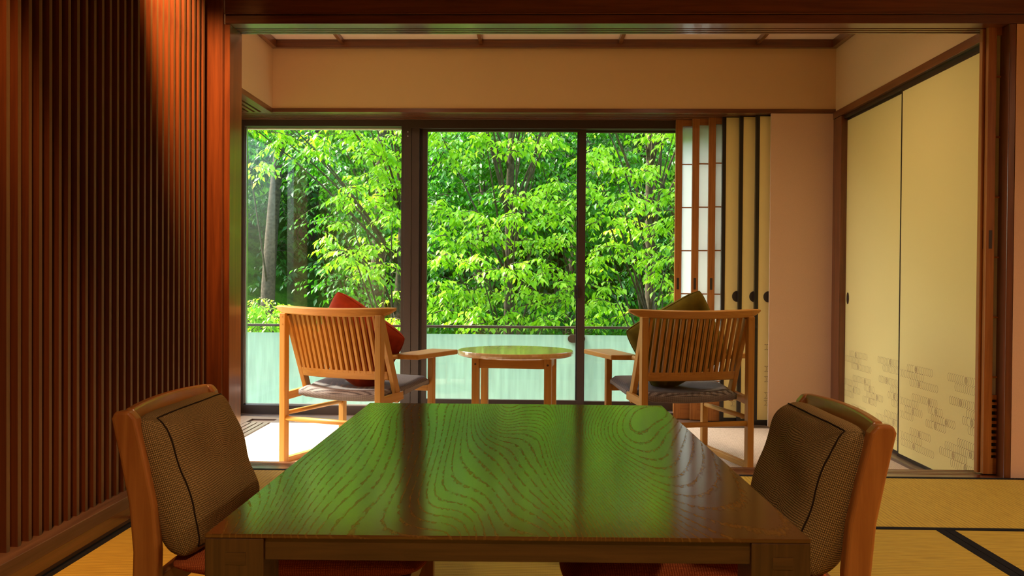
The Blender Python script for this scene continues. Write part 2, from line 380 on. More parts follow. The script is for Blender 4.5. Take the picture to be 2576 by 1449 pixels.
# shoji panels parked at the right end of the opening
def parked_shoji(label, x0, x1, y0, y1):
    o = empty('shoji_panel', (x0, y0, .004), 0, label, 'sliding door', 'shoji parked at the right of the wide opening')
    w, d, h = x1-x0, y1-y0, 1.963
    MB().box(0, .036, 0, d, 0, h).build('stile', M['shoji_z'], o, bevel=.0015); MB().box(w-.036, w, 0, d, 0, h).build('stile', M['shoji_z'], o, bevel=.0015)
    MB().box(.036, w-.036, .002, d-.002, h-.05, h).build('top_rail', M['shoji_x'], o); MB().box(.036, w-.036, .002, d-.002, 0, .07).build('bottom_rail', M['shoji_x'], o)
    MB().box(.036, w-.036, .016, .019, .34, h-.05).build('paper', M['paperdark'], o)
    for k in range(6): MB().box(.036, w-.036, .006, .016, .42+k*.262, .427+k*.262).build('muntin', M['shoji_x'], o)
    for k in range(3): MB().box(w*(k+1)/4-.004, w*(k+1)/4+.004, .006, .016, .34, h-.05).build('muntin', M['shoji_z'], o)
    MB().box(.036, w-.036, .006, .024, .325, .345).build('mid_rail', M['shoji_x'], o)
    for k in range(9): MB().box(.036, w-.036, .004, .012, .082+k*.0275, .094+k*.0275).build('lattice_bar', M['shoji_x'], o)
    MB().box(.036, w-.036, .018, .022, .07, .325).build('backing_board', M['black'], o)
    hd = MB().box(.012, .026, -.0012, .004, .985, 1.065).build('finger_pull', M['handle'], o)
    return o
parked_shoji('front shoji door with a dark finger pull parked beside the dark right post', 1.985, 2.95, 4.1125, 4.1385)
parked_shoji('rear shoji door edge peeking out left of the front shoji at the right', 1.972, 2.93, 4.1405, 4.168)

# ------------------------------------------------------------------ veranda shell
fv = struct(box('floor_veranda', XL+.02, XR-.02, 4.224, 6.19, ZF-.1, ZF, M['carpet']))
def board(x0, x1, y0, y1, z1=ZF+.002, m='greyboard_x', nm='floor_board'):
    return box(nm, x0, x1, y0, y1, ZF-.1, z1, M[m], fv, .0015)
board(-2.05, 2.05, 6.345, 6.58); 
for k in range(3): board(-1.73+.0, 1.60, 6.198+k*.048, 6.235+k*.048)
board(-2.05, 1.6, 6.192, 6.35, ZF-.010, nm='track_bed')
board(-2.30, -1.905, 4.224, 6.345, m='greyboard_y')
for k in range(4): board(-1.90+k*.042, -1.868+k*.042, 4.224, 6.195, m='greyboard_y')
board(-1.905, -1.729, 4.224, 6.2, ZF-.010, 'greyboard_y', 'track_bed')
board(1.985, 2.10, 4.224, 6.26, ZF+.016, 'greyboard_y')

cv = struct(box('ceiling_veranda', -2.3, 2.2, 4.221, 6.7, ZC, ZC+.08, M['ceilwhite']))
for x in (-1.27, -.34, .59, 1.50): box('batten', x-.012, x+.012, 4.221, 6.25, ZC-.030, ZC-.0005, M['dark_y'], cv, .001)
box('cornice', XL, XR, 6.225, YB-.001, 2.387, ZC-.0005, M['dark_x'], cv, .001)
box('cornice', XL+.001, XL+.035, 4.221, 6.224, 2.387, ZC-.0005, M['dark_y'], cv, .001)
box('cornice', XR-.035, XR-.001, 4.221, 6.224, 2.387, ZC-.0005, M['dark_y'], cv, .001)
struct(box('wall_veranda_back', XL, XR, YB, 6.36, 1.985, ZC+.02, M['plaster_in']))
struct(box('wall_veranda_left', XL-.1, XL, 4.221, YB+.1, 1.985, ZC+.02, M['plaster_in']))
struct(box('wall_veranda_right', XR, XR+.15, 4.221, YB+.1, 1.961, ZC+.02, M['plaster_in']))
struct(box('wall_veranda_corner', 1.602, XR, YB, 6.285, ZF-.1, 1.957, M['plaster']))
struct(box('wall_veranda_end', 1.605, 2.3, 6.56, 6.7, ZF-.3, 2.4, M['plaster_in']))
struct(box('wall_veranda_outer', 2.11, 2.3, 4.2, 6.7, ZF-.3, 2.5, M['plaster_in']))
struct(box('wall_veranda_inner', -2.3, -1.40, 4.12, 4.225, ZF-.3, ZC, M['plaster_in']))
struct(box('wall_veranda_above', -2.3, 3.2, 4.16, 4.221, 2.31, ZC+.1, M['plaster_in']))
# head timbers
kb = struct(box('trim_5', XL-.3, XR, 6.258, 6.292, 1.958, 1.985, M['dark_x'], None, .001))
for a in ((6.30, 6.322), (6.342, 6.364), (6.384, 6.406), (6.426, 6.448), (6.468, 6.49), (6.512, 6.60)):
    box('track_rail', XL-.3, 2.02, a[0], a[1], 1.958, 1.984, M['dark_x'], kb, .001)
box('head_board', XL-.3, 2.02, 6.29, 6.66, 1.972, 2.05, M['dark_x'], kb)
kl = struct(box('trim_6', XL-.035, XL+.001, 4.225, 6.258, 1.950, 1.985, M['dark_y'], None, .001))
for k in range(4): box('track_rail', XL-.072-k*.042, XL-.048-k*.042, 4.225, 6.258, 1.958, 1.984, M['dark_y'], kl, .001)
box('track_rail', XL-.32, XL-.21, 4.225, 6.258, 1.945, 1.984, M['dark_y'], kl, .001)
box('head_board', XL-.34, XL-.03, 4.225, 6.30, 1.974, 2.05, M['black'], kl)
kr = struct(box('trim_7', 2.008, 2.05, 4.225, 6.262, 1.918, 1.962, M['dark_y'], None, .001))
box('head_board', 2.03, 2.12, 4.225, 6.262, 1.897, 1.9175, M['black'], kr)
struct(box('trim_8', 2.012, 2.10, 6.105, 6.262, ZF, 1.9165, M['dark_z'], None, .002))

# ------------------------------------------------------------------ fusuma (papered sliding doors)
BANDS = [(0.117,0.437,0.380,0.231),(0.029,0.34,0.344,0),(0.155,0.514,0.306,0.272),(0.603,0.98,0.383,0.793),(0.68,0.949,0.342,0),(0.186,0.492,0.231,0.396),(0.034,0.278,0.193,0),(0.095,0.333,0.155,0.2),(0.036,0.218,0.120,0),(0.385,0.567,0.194,0.477),(0.425,0.691,0.157,0.594),(0.361,0.611,0.121,0.474),(0.624,0.931,0.273,0.741),(0.801,0.962,0.232,0),(0.763,0.963,0.196,0.855),(0.819,0.964,0.158,0),(0.163,0.428,0.047,0.282),(0.04,0.33,0.009,0),(0.049,0.468,-0.029,0.215),(0.716,0.967,0.085,0),(0.583,0.968,0.048,0.849),(0.523,0.812,0.011,0.672),(0.645,0.939,-0.026,0.797)]
class Ribbon:
    def __init__(s): s.v = []; s.f = []
    def line(s, pts, w=.0016):
        n = len(pts)
        for i, (a, z) in enumerate(pts):
            p, q = pts[max(0, i-1)], pts[min(n-1, i+1)]
            dx, dz = q[0]-p[0], q[1]-p[1]; L = math.hypot(dx, dz) or 1; nx, nz = -dz/L*w/2, dx/L*w/2
            b = len(s.v); s.v += [(a+nx, z+nz), (a-nx, z-nz)]
            if i: s.f.append((b-2, b-1, b+1, b))
def cloud_print(amin, amax, bands=BANDS):
    rb = Ribbon(); h = .0195; step = .0215
    def arc(a, z, sgn):
        pts = []
        for i in range(9):
            t = -math.pi/2 + math.pi*i/8
            pts.append((a + sgn*.017*math.cos(t), z + h*math.sin(t)))
        pts = [p for p in pts if amin < p[0] < amax]
        if len(pts) > 1: rb.line(pts)
    for a0, a1, z, sp in bands:
        if sp:
            a = a0+.017
            while a < sp-.012: arc(a, z, -1); a += step
            a = sp + .014
            while a < a1-.016: arc(a, z, 1); a += step
            for r in (.006, .011, .016):
                pts = [(sp+r*.9*math.cos(t*math.pi/7), z+r*1.1*math.sin(t*math.pi/7)) for t in range(15)]
                if amin < sp-r and sp+r < amax: rb.line(pts)
        else:
            s = 1 if a0 < .1 else -1
            a = a0 if s > 0 else a0+.017
            while a < a1-(.016 if s > 0 else 0): arc(a, z, s); a += step
    return rb
def add_print(rb, tr, parent, name='cloud_print'):
    me = bpy.data.meshes.new(name); me.from_pydata([tr(a, z) for a, z in rb.v], [], rb.f); me.update()
    o = link_mesh(name, me, M['ink'], parent); o['kind'] = 'stuff'; return o
def side_fusuma(label, x, ylo, yhi, a_off):
    # panel in the right wall, faces -x; width along y
    o = empty('fusuma_panel', (x, yhi, ZF+.012), 0, label, 'sliding door', 'papered doors in the right wall')
    w, h, e = yhi-ylo, 1.897-ZF-.012, .012
    for a, b in ((0, e), (w-e, w)): MB().box(-.002, .016, -b, -a, 0, h).build('edge_stile', M['black'], o)
    MB().box(-.002, .016, -w+e, -e, 0, .022).build('bottom_rail', M['black'], o); MB().box(-.002, .016, -w+e, -e, h-.014, h).build('top_rail', M['black'], o)
    MB().box(0, .014, -w+e, -e, .022, h-.014).build('paper_panel', M['fusuma'], o)
    rb = cloud_print(e, w-e)
    add_print(rb, lambda a, z: (-.0006, -a, z-ZF-.012), o)
    if a_off:
        hd = MB().add([(-.003, -a_off + .02*math.cos(t*math.pi/12), .855+.037*math.sin(t*math.pi/12)) for t in range(24)] + [(.002, -a_off + .02*math.cos(t*math.pi/12), .855+.037*math.sin(t*math.pi/12)) for t in range(24)],
                 [tuple(range(24))] + [(i, (i+1) % 24, 24+(i+1) % 24, 24+i) for i in range(24)])
        hd.build('oval_pull', M['handle'], o)
    return o
side_fusuma('cream papered door nearer the wide opening, printed with cloud coils', 2.033, 4.21, 5.176, 0)
side_fusuma('cream papered door beside the dark corner post, with a small oval pull', 2.052, 5.11, 6.135, .075)

MOT = [(.372, .04), (.225, .04), (.155, .04), (.045, .045), (-.005, .035)]
def back_fusuma(label, x0, y0, i):
    o = empty('fusuma_panel', (x0, y0, ZF+.006), 0, label, 'sliding door', 'black edged papered doors stacked at the back')
    w, h, e, d = 2.0-x0, 1.975-ZF-.006, .024, .028
    for a, b in ((0, e), (w-e, w)): MB().box(a, b, -.002, d, 0, h).build('edge_stile', M['black'], o)
    MB().box(e, w-e, -.002, d, 0, .03).build('bottom_rail', M['black'], o); MB().box(e, w-e, -.002, d, h-.022-.003*i, h).build('top_rail', M['black'], o)
    MB().box(e, w-e, .001, d-.002, .03, h-.022).build('paper_panel', M['fusuma'], o)
    ax = .107 if i < 2 else .092
    MB().add([(ax + .033*math.cos(t*math.pi/14), -.0035, .862+.037*math.sin(t*math.pi/14)) for t in range(28)] + [(ax + .033*math.cos(t*math.pi/14), .002, .862+.037*math.sin(t*math.pi/14)) for t in range(28)],
             [tuple(range(28))] + [(k, (k+1) % 28, 28+(k+1) % 28, 28+k) for k in range(28)]).build('oval_pull', M['handle'], o)
    rb = Ribbon(); cx = .088
    for z, hh in MOT:
        z = z + .13 + .01*i; h2 = hh/2*.9
        for k in (0, 1):
            if z < .13 and k: continue
            rb.line([(cx-.016+k*.014+.014*math.cos(-math.pi/2+math.pi*j/8), z+h2*math.sin(-math.pi/2+math.pi*j/8)) for j in range(9)], .0015)
        rb.line([(cx-.018, z+h2), (cx+.012, z+h2)], .0015); rb.line([(cx-.018, z-h2), (cx+.012, z-h2)], .0015)
    me = bpy.data.meshes.new('coil_print'); me.from_pydata([(a, -.0002, z) for a, z in rb.v], [], rb.f); link_mesh('coil_print', me, M['ink'], o)['kind'] = 'stuff'
back_fusuma('black edged papered door standing next to the three shoji', 1.309, 6.405, 0)
back_fusuma('middle one of three black edged papered doors by the shoji', 1.416, 6.363, 1)
back_fusuma('black edged papered door partly slid behind the pale corner wall', 1.516, 6.321, 2)

def back_shoji(label, x0, y0):
    o = empty('shoji_panel', (x0, y0, ZF+.006), 0, label, 'sliding door', 'shoji slid open beside the window')
    w, h, s, d = 1.99-x0, 1.966-ZF-.006, .046, .028
    for a in (0, w-s): MB().box(a, a+s, 0, d, 0, h).build('stile', M['shoji_z'], o, bevel=.0012)
    MB().box(s, w-s, .001, d-.001, h-.05, h).build('top_rail', M['shoji_x'], o); MB().box(s, w-s, .001, d-.001, 0, .145).build('bottom_rail', M['shoji_x'], o)
    MB().box(s, w-s, .001, d-.001, .158, .168).build('slit_rail', M['shoji_x'], o); MB().box(s, w-s, .001, d-.001, .180, .21).build('slit_rail', M['shoji_x'], o)
    MB().box(s, w-s, .016, .018, .21, h-.05).build('paper', M['paper'], o)
    for k in range(6):
        z = 1.647+.002-ZF-.006 - k*.301
        if z > .22: MB().box(s, w-s, .006, .016, z-.004, z+.004).build('muntin', M['shoji_x'], o)
    MB().box(w*.55-.004, w*.55+.004, .006, .016, .21, h-.05).build('muntin', M['shoji_z'], o)
    hd = MB().box(.014, .031, -.0012, .004, .905, .985).build('finger_pull', M['handle'], o)
    MB().lathe([(.0001, -.0022), (.003, -.0022), (.003, 0)], 12).build('pull_stud', M['steel'], hd)
    st = hd.children[0]; st.rotation_euler = (R(90), 0, 0); st.location = (.0225, 0, .932)
    return o
back_shoji('leftmost white paper shoji standing right next to the window glass', 1.011, 6.531)
back_shoji('middle white paper shoji of the three standing by the window', 1.121, 6.489)
back_shoji('white paper shoji standing against the black edged papered doors', 1.226, 6.447)

# ------------------------------------------------------------------ windows
w1 = struct(empty('window_1', (0, YW, 0)))
def wb(nm, x0, x1, z0, z1, y0=-.03, y1=.06, m='bronze', p=None, bv=.001): return box(nm, x0, x1, y0, y1, z0, z1, M[m], p, bv)
wb('frame_sill', -2.075, -.915, ZF-.05, -.070, p=w1); wb('frame_head', -2.075, -.915, 1.915, 1.972, p=w1); wb('frame_stile', -2.075, -2.036, -.07, 1.915, p=w1)
wb('glazing_bead', -2.036, -2.026, -.07, 1.915, -.005, .03, 'steel', w1, 0); wb('glazing_bead', -2.036, -.915, -.070, -.062, -.005, .03, 'steel', w1, 0)
wb('pane', -2.036, -.910, -.07, 1.915, .010, .014, 'glass', w1, 0)
w2 = struct(empty('window_2', (0, YW, 0)))
wb('column', -.915, -.893, ZF-.05, 1.9715, -.03, .10, p=w2); wb('column', -.8925, -.842, ZF-.05, 1.9, -.045, .10, p=w2)
wb('column_face', -.8405, -.786, ZF-.05, 1.915, -.040, .10, p=w2); wb('column_groove', -.787, -.770, ZF-.05, 1.915, -.005, .10, 'bronze2', w2)
wb('frame_head', -.893, 1.62, 1.900, 1.972, -.045, .10, p=w2); wb('frame_sill', -.915, 1.62, ZF-.05, -.09, -.06, .10, p=w2)
# inner sash (left) and outer sash (right)
wb('sash_stile', -.770, -.734, -.088, 1.898, .0, .035, p=w2); wb('sash_stile', .338, .390, -.088, 1.898, .0, .035, p=w2)
wb('sash_rail', -.734, .338, -.088, -.018, .0, .035, p=w2); wb('sash_rail', -.734, .338, 1.884, 1.898, .0, .035, p=w2)
wb('glazing_bead', .328, .338, -.018, 1.884, .008, .026, 'bronze2', w2, 0)
wb('pane', -.738, .342, -.02, 1.886, .016, .020, 'glass', w2, 0)
wb('sash_stile', .345, .385, -.088, 1.898, .045, .08, p=w2); wb('sash_stile', 1.50, 1.545, -.088, 1.898, .045, .08, p=w2)
wb('sash_rail', .385, 1.50, -.088, -.028, .045, .08, p=w2); wb('sash_rail', .385, 1.50, 1.886, 1.898, .045, .08, p=w2)
wb('pane', .38, 1.505, -.03, 1.89, .061, .065, 'glass', w2, 0)
hd = wb('latch', .335, .352, .71, .78, -.016, -.0005, 'bronze2', w2); wb('latch_lever', .314, .326, .705, .80, -.022, -.010, 'bronze2', w2); wb('latch_arm', .322, .340, .735, .755, -.02, -.008, 'bronze2', w2)
for z in (1.873, 1.843): MB().lathe([(.0001, -.002), (.004, -.002), (.005, 0)], 12).build('screw', M['steel'], w2); sc_ = bpy.context.scene.collection.objects[-1]; sc_.rotation_euler = (R(90), 0, 0); sc_.location = (-.868, -.0455, z)
w3 = struct(empty('window_3', (-2.09, 0, 0)))
def ws(nm, y0, y1, z0, z1, x0=-.06, x1=.03, m='bronze', bv=.001): return box(nm, x0, x1, y0, y1, z0, z1, M[m], w3, bv)
ws('frame_sill', 4.225, 6.56, ZF-.05, -.07); ws('frame_head', 4.225, 6.56, 1.915, 1.972); ws('frame_stile', 4.225, 4.30, -.07, 1.915); ws('frame_stile', 5.38, 5.43, -.07, 1.915); ws('frame_stile', 6.50, 6.56, -.07, 1.915)
ws('pane', 4.29, 5.385, -.075, 1.92, -.014, -.010, 'glass', 0); ws('pane', 5.425, 6.505, -.075, 1.92, -.014, -.010, 'glass', 0)

# outside: eave board, balcony, railing
ev = struct(box('trim_9', -3.2, 3.0, 6.66, 6.70, 1.907, 2.06, plain('cream_fascia', (.80, .70, .46), .7)))
struct(box('unseen_roof_eave', -2.9, 3.0, 6.55, 6.85, 2.45, 2.52, M['plaster_in'])); struct(box('unseen_roof_eave_left', -2.6, -2.2, 4.2, 6.6, 2.50, 2.56, M['plaster_in']))  # out-of-view eaves, put in against sun leaks, kept short so sun enters
struct(box('unseen_roof_slab', -2.3, 3.2, -3.5, 6.6, 2.58, 2.68, plain('roof_tile', (.1, .1, .1), .8)))  # out-of-view roof, put in to stop sun leaking inside
struct(box('wall_outer_left', -1.75, -1.61, -3.5, 4.12, -1.5, 2.58, M['plaster_in']))
struct(box('floor_balcony', -5, 4.2, 6.66, 7.95, -.62, -.50, plain('balcony_concrete', (.42, .42, .40), .8, .2, .1, 30)))
rl = empty('balcony_railing', (0, 7.83, -.5), 0, 'balcony railing of frosted glass panels under a slim brown handrail', 'railing')
MB().box(-5, 4.2, -.018, .018, .925, .946).build('handrail', M['bronze'], rl, bevel=.004)
for x0, x1 in ((-4.9, -3.05), (-3.0, -1.03), (-.985, .386), (.404, 2.2), (2.25, 4.1)):
    MB().box(x0, x1, -.005, .005, .06, .872).build('glass_panel', M['frost'], rl)
for x in (-3.025, -1.006, .395, 2.225):
    MB().box(x-.02, x+.02, .02, .05, 0, .93).build('post', M['bronze'], rl)
    for z in (.842, .285):
        o2 = MB().sweep([[(x + (.075 if abs(math.cos(t*math.pi/12)) > 0 else 0)*0 + math.copysign(.040, math.cos(t*math.pi/12))*(1 if True else 0) + .033*math.cos(t*math.pi/12), yy, z+.033*math.sin(t*math.pi/12)) for t in range(24)] for yy in (-.016, .02)]).build('clamp', M['bronze' if z > .5 else 'steel'], rl)

# ------------------------------------------------------------------ main table
TZ = .48
tb = empty('low_dining_table', (0, 0, 0), 0, 'large low dining table of dark stained ash with glossy grained top', 'table')
c4 = [(-.457, 1.298), (.398, 1.315), (.384, 2.697), (-.463, 2.689)]
def lerp2(a, b, t): return (a[0]+(b[0]-a[0])*t, a[1]+(b[1]-a[1])*t)
def bil(u, v): return lerp2(lerp2(c4[0], c4[1], u), lerp2(c4[3], c4[2], u), v)
def quadprism(u0, u1, v0, v1, z0, z1):
    q = [bil(u0, v0), bil(u1, v0), bil(u1, v1), bil(u0, v1)]
    return MB().add([(*p, z0) for p in q] + [(*p, z1) for p in q], [(0,3,2,1),(4,5,6,7),(0,1,5,4),(1,2,6,5),(2,3,7,6),(3,0,4,7)])
quadprism(0, 1, 0, 1, TZ-.006, TZ).build('tabletop', M['ashtop'], tb, bevel=.0015)
lu, lv = .0975, .060
for u in (0, 1-lu):
    for v in (0, 1-lv):
        lg = quadprism(u, u+lu, v, v+lv, 0, TZ-.006).build('leg', M['tabledark_z'], tb, bevel=.0015)
        if v == 0:
            a, b = bil(u+lu*.36, 0), bil(u+lu*.70, 0)
            MB().box(a[0], b[0], min(a[1], b[1])-.0008, a[1]+.006, TZ-.043, TZ-.026).build('tenon_end', M['tabledark_x'], lg)
for v0, v1 in ((.005, .026), (.974, .995)): quadprism(lu, 1-lu, v0, v1, TZ-.038, TZ-.006).build('apron', M['tabledark_x'], tb, bevel=.001)
for u0, u1 in ((.008, .04), (.96, .992)): quadprism(u0, u1, lv, 1-lv, TZ-.038, TZ-.006).build('apron', M['tabledark_y'], tb, bevel=.001)

# ------------------------------------------------------------------ cushions
def pillow(name, a, b, T, mat, seed, pinch=.07, ears=.0, wr=.006, n=30, pw=3.2):
    rnd = random.Random(seed); ph = [rnd.uniform(0, 6.28) for _ in range(8)]
    vs, fs, uv = [], [], []
    def P(u, v, s):
        k = 1 - pinch*(1-v*v)*abs(u)**3; l = 1 - pinch*(1-u*u)*abs(v)**3
        k *= 1-.085*(u*v)**4; l *= 1-.085*(u*v)**4
        x, y = u*a/2*k, v*b/2*l
        th = T/2*max(0, (1-abs(u)**pw))**.55*max(0, (1-abs(v)**pw))**.55
        w = wr*(math.sin(5*u+3*v+ph[0]) * math.sin(4*v-2*u+ph[1]) + .6*math.sin(9*u*v+ph[2]) + .5*math.sin(11*u-6*v+ph[3])*abs(u*v))
        edge = (1-u**4)*(1-v**4)
        z = s*(th + w*edge*(1 if s > 0 else .6))
        return (x, y, z)
    for s in (1, -1):
        base = len(vs)
        for j in range(n+1):
            for i in range(n+1):
                u = math.sin((i/n*2-1)*math.pi/2*.98)/math.sin(math.pi/2*.98); v = math.sin((j/n*2-1)*math.pi/2*.98)/math.sin(math.pi/2*.98)
                q = P(u, v, s); vs.append(q); ex = T/2-abs(q[2])
                ux_, uy_ = (math.copysign(ex, u), 0) if abs(u) > abs(v) else (0, math.copysign(ex, v))
                uv.append(((u*a/2+ux_)*10, (v*b/2+uy_)*10))
        for j in range(n):
            for i in range(n):
                q = (base+j*(n+1)+i, base+j*(n+1)+i+1, base+(j+1)*(n+1)+i+1, base+(j+1)*(n+1)+i)
                fs.append(q if s > 0 else q[::-1])
    me = bpy.data.meshes.new(name); me.from_pydata(vs, [], fs); l = me.uv_layers.new(name='UVMap')
    for lp in me.loops: l.data[lp.index].uv = uv[lp.vertex_index]
    bm = bmesh.new(); bm.from_mesh(me); bmesh.ops.remove_doubles(bm, verts=bm.verts, dist=.0004); bm.to_mesh(me); bm.free()
    o = link_mesh(name, me, mat, None, True); rim = []
    for k in range(4*n):
        t = k % n/n*2-1; t = math.sin(t*math.pi/2*.98)/math.sin(math.pi/2*.98)
        u, v = ((t, -1), (1, t), (-t, 1), (-1, -t))[k//n]; rim.append(Vector(P(u, v, 1)))
    inner = []
    for k in range(4*n):
        t = (k % n/n*2-1)*.90; u, v = ((t, -.90), (.90, t), (-t, .90), (-.90, -t))[k//n]; inner.append(Vector(P(u, v, 1)) + Vector((0, 0, .0005)))
    return o, rim, inner
def place(o, origin, ux, uy):          # local x -> ux, local y -> uy
    ux, uy = Vector(ux).normalized(), Vector(uy); uy = (uy-ux*uy.dot(ux)).normalized(); uz = ux.cross(uy)
    Mx = Matrix.Identity(4)
    for i in range(3): Mx[i][0], Mx[i][1], Mx[i][2], Mx[i][3] = ux[i], uy[i], uz[i], origin[i]
    o.matrix_world = Mx
def piped(o, rim, mat, r=.0035, nm='piping'):
    MB().tube(rim + [rim[0]], r, 6).build(nm, mat, o, True)

# ------------------------------------------------------------------ low dining chairs
def dining_chair(label, xb, y0, y1, s):
    # s=+1: seat extends towards +x (chair on the left); xb is the back upright line at seat height
    o = empty('low_dining_chair', (xb, (y0+y1)/2, 0), 0, label, 'chair', 'low chairs at the dark table')
    hw = (y1-y0)/2; SZ = .32
    def upright(yc):
        prof = [(0, .0), (.0, .12), (.0, .25), (.002, .33), (-.006, .42), (-.022, .50), (-.040, .578), (-.043, .592)]
        secs = []
        for k, (dx, z) in enumerate(prof):
            w = .024 if k < len(prof)-1 else .014
            if k == 0: w = .020
            if k == len(prof)-2: w = .023
            secs.append([(s*(dx-w), yc-.015, z), (s*(dx+w), yc-.015, z), (s*(dx+w), yc+.015, z), (s*(dx-w), yc+.015, z)])
        MB().sweep(secs).build('back_leg', M['chairwood_z'], o, bevel=.006, seg=3)
    upright(-hw+.015); upright(hw-.015)
    # curved top rail
    secs = []
    for k in range(13):
        t = k/12*2-1; y = t*(hw-.029); bow = -.014*(1-t*t)*s
        z1 = .594+.004*(1-t*t); z0 = .520
        xt = s*-.040+bow; xb_ = s*-.026+bow
        secs.append([(xb_-.009, y, z0), (xb_+.009, y, z0), (xt+.009, y, z1), (xt-.009, y, z1)])
    MB().sweep(secs).build('top_rail', M['chairwood_y'], o, bevel=.004, seg=2)
    secs = []
    for k in range(9):
        t = k/8*2-1; y = t*(hw-.029); bow = -.02*(1-t*t)*s
        secs.append([(bow-.008, y, .37), (bow+.008, y, .37), (bow-.004*s+.008, y, .41), (bow-.004*s-.008, y, .41)])
    MB().sweep(secs).build('lower_rail', M['chairwood_y'], o, bevel=.002)
    D = .49
    for yc in (-hw+.02, hw-.02):
        MB().box(min(s*(D-.03), s*(D+.005)), max(s*(D-.03), s*(D+.005)), yc-.017, yc+.017, 0, .27).build('front_leg', M['chairwood_z'], o, bevel=.004)
        MB().box(min(s*.022, s*(D-.03)), max(s*.022, s*(D-.03)), yc-.011, yc+.011, .225, .27).build('seat_rail', M['chairwood_x'], o, bevel=.002)
    MB().box(min(s*(D-.025), s*(D-.003)), max(s*(D-.025), s*(D-.003)), -hw+.037, hw-.037, .225, .27).build('seat_rail', M['chairwood_y'], o, bevel=.002)
    MB().box(min(s*-.011, s*.011), max(s*-.011, s*.011), -hw+.031, hw-.031, .225, .27).build('seat_rail', M['chairwood_y'], o, bevel=.002)
    # upholstered seat
    seat, rim, _ = pillow('seat_pad', .50, (y1-y0)-.05 + .02, .085, M['seatred'], 3, .01, wr=.0015)
    seat.parent = o; seat.location = (s*.272, 0, .296)
    return o
dining_chair('low brown wooden chair with orange seat near the slatted wall', -.712, 1.70, 2.16, 1)
dining_chair('low brown wooden chair with red seat in front of the papered doors', .580, 1.637, 2.097, -1)
def tweed_cushion(label, origin, ux, uy, seed):
    cu, rim, inner = pillow('tweed_cushion', .415, .295, .125, M['tweed'], seed, .035, wr=.007, pw=5)
    place(cu, origin, ux, uy); piped(cu, inner, M['tweed_seam'], .0016, 'seam')
    tag(cu, label, 'cushion', 'tweed back cushions')
tweed_cushion('brown tweed cushion leaning in the chair near the slatted wall', (-.686, 1.915, .447), (0, 1, 0), (-.30, 0, .93), 11)
tweed_cushion('brown tweed cushion leaning in the chair before the papered doors', (.549, 1.855, .447), (0, -1, 0), (.30, 0, .93), 23)

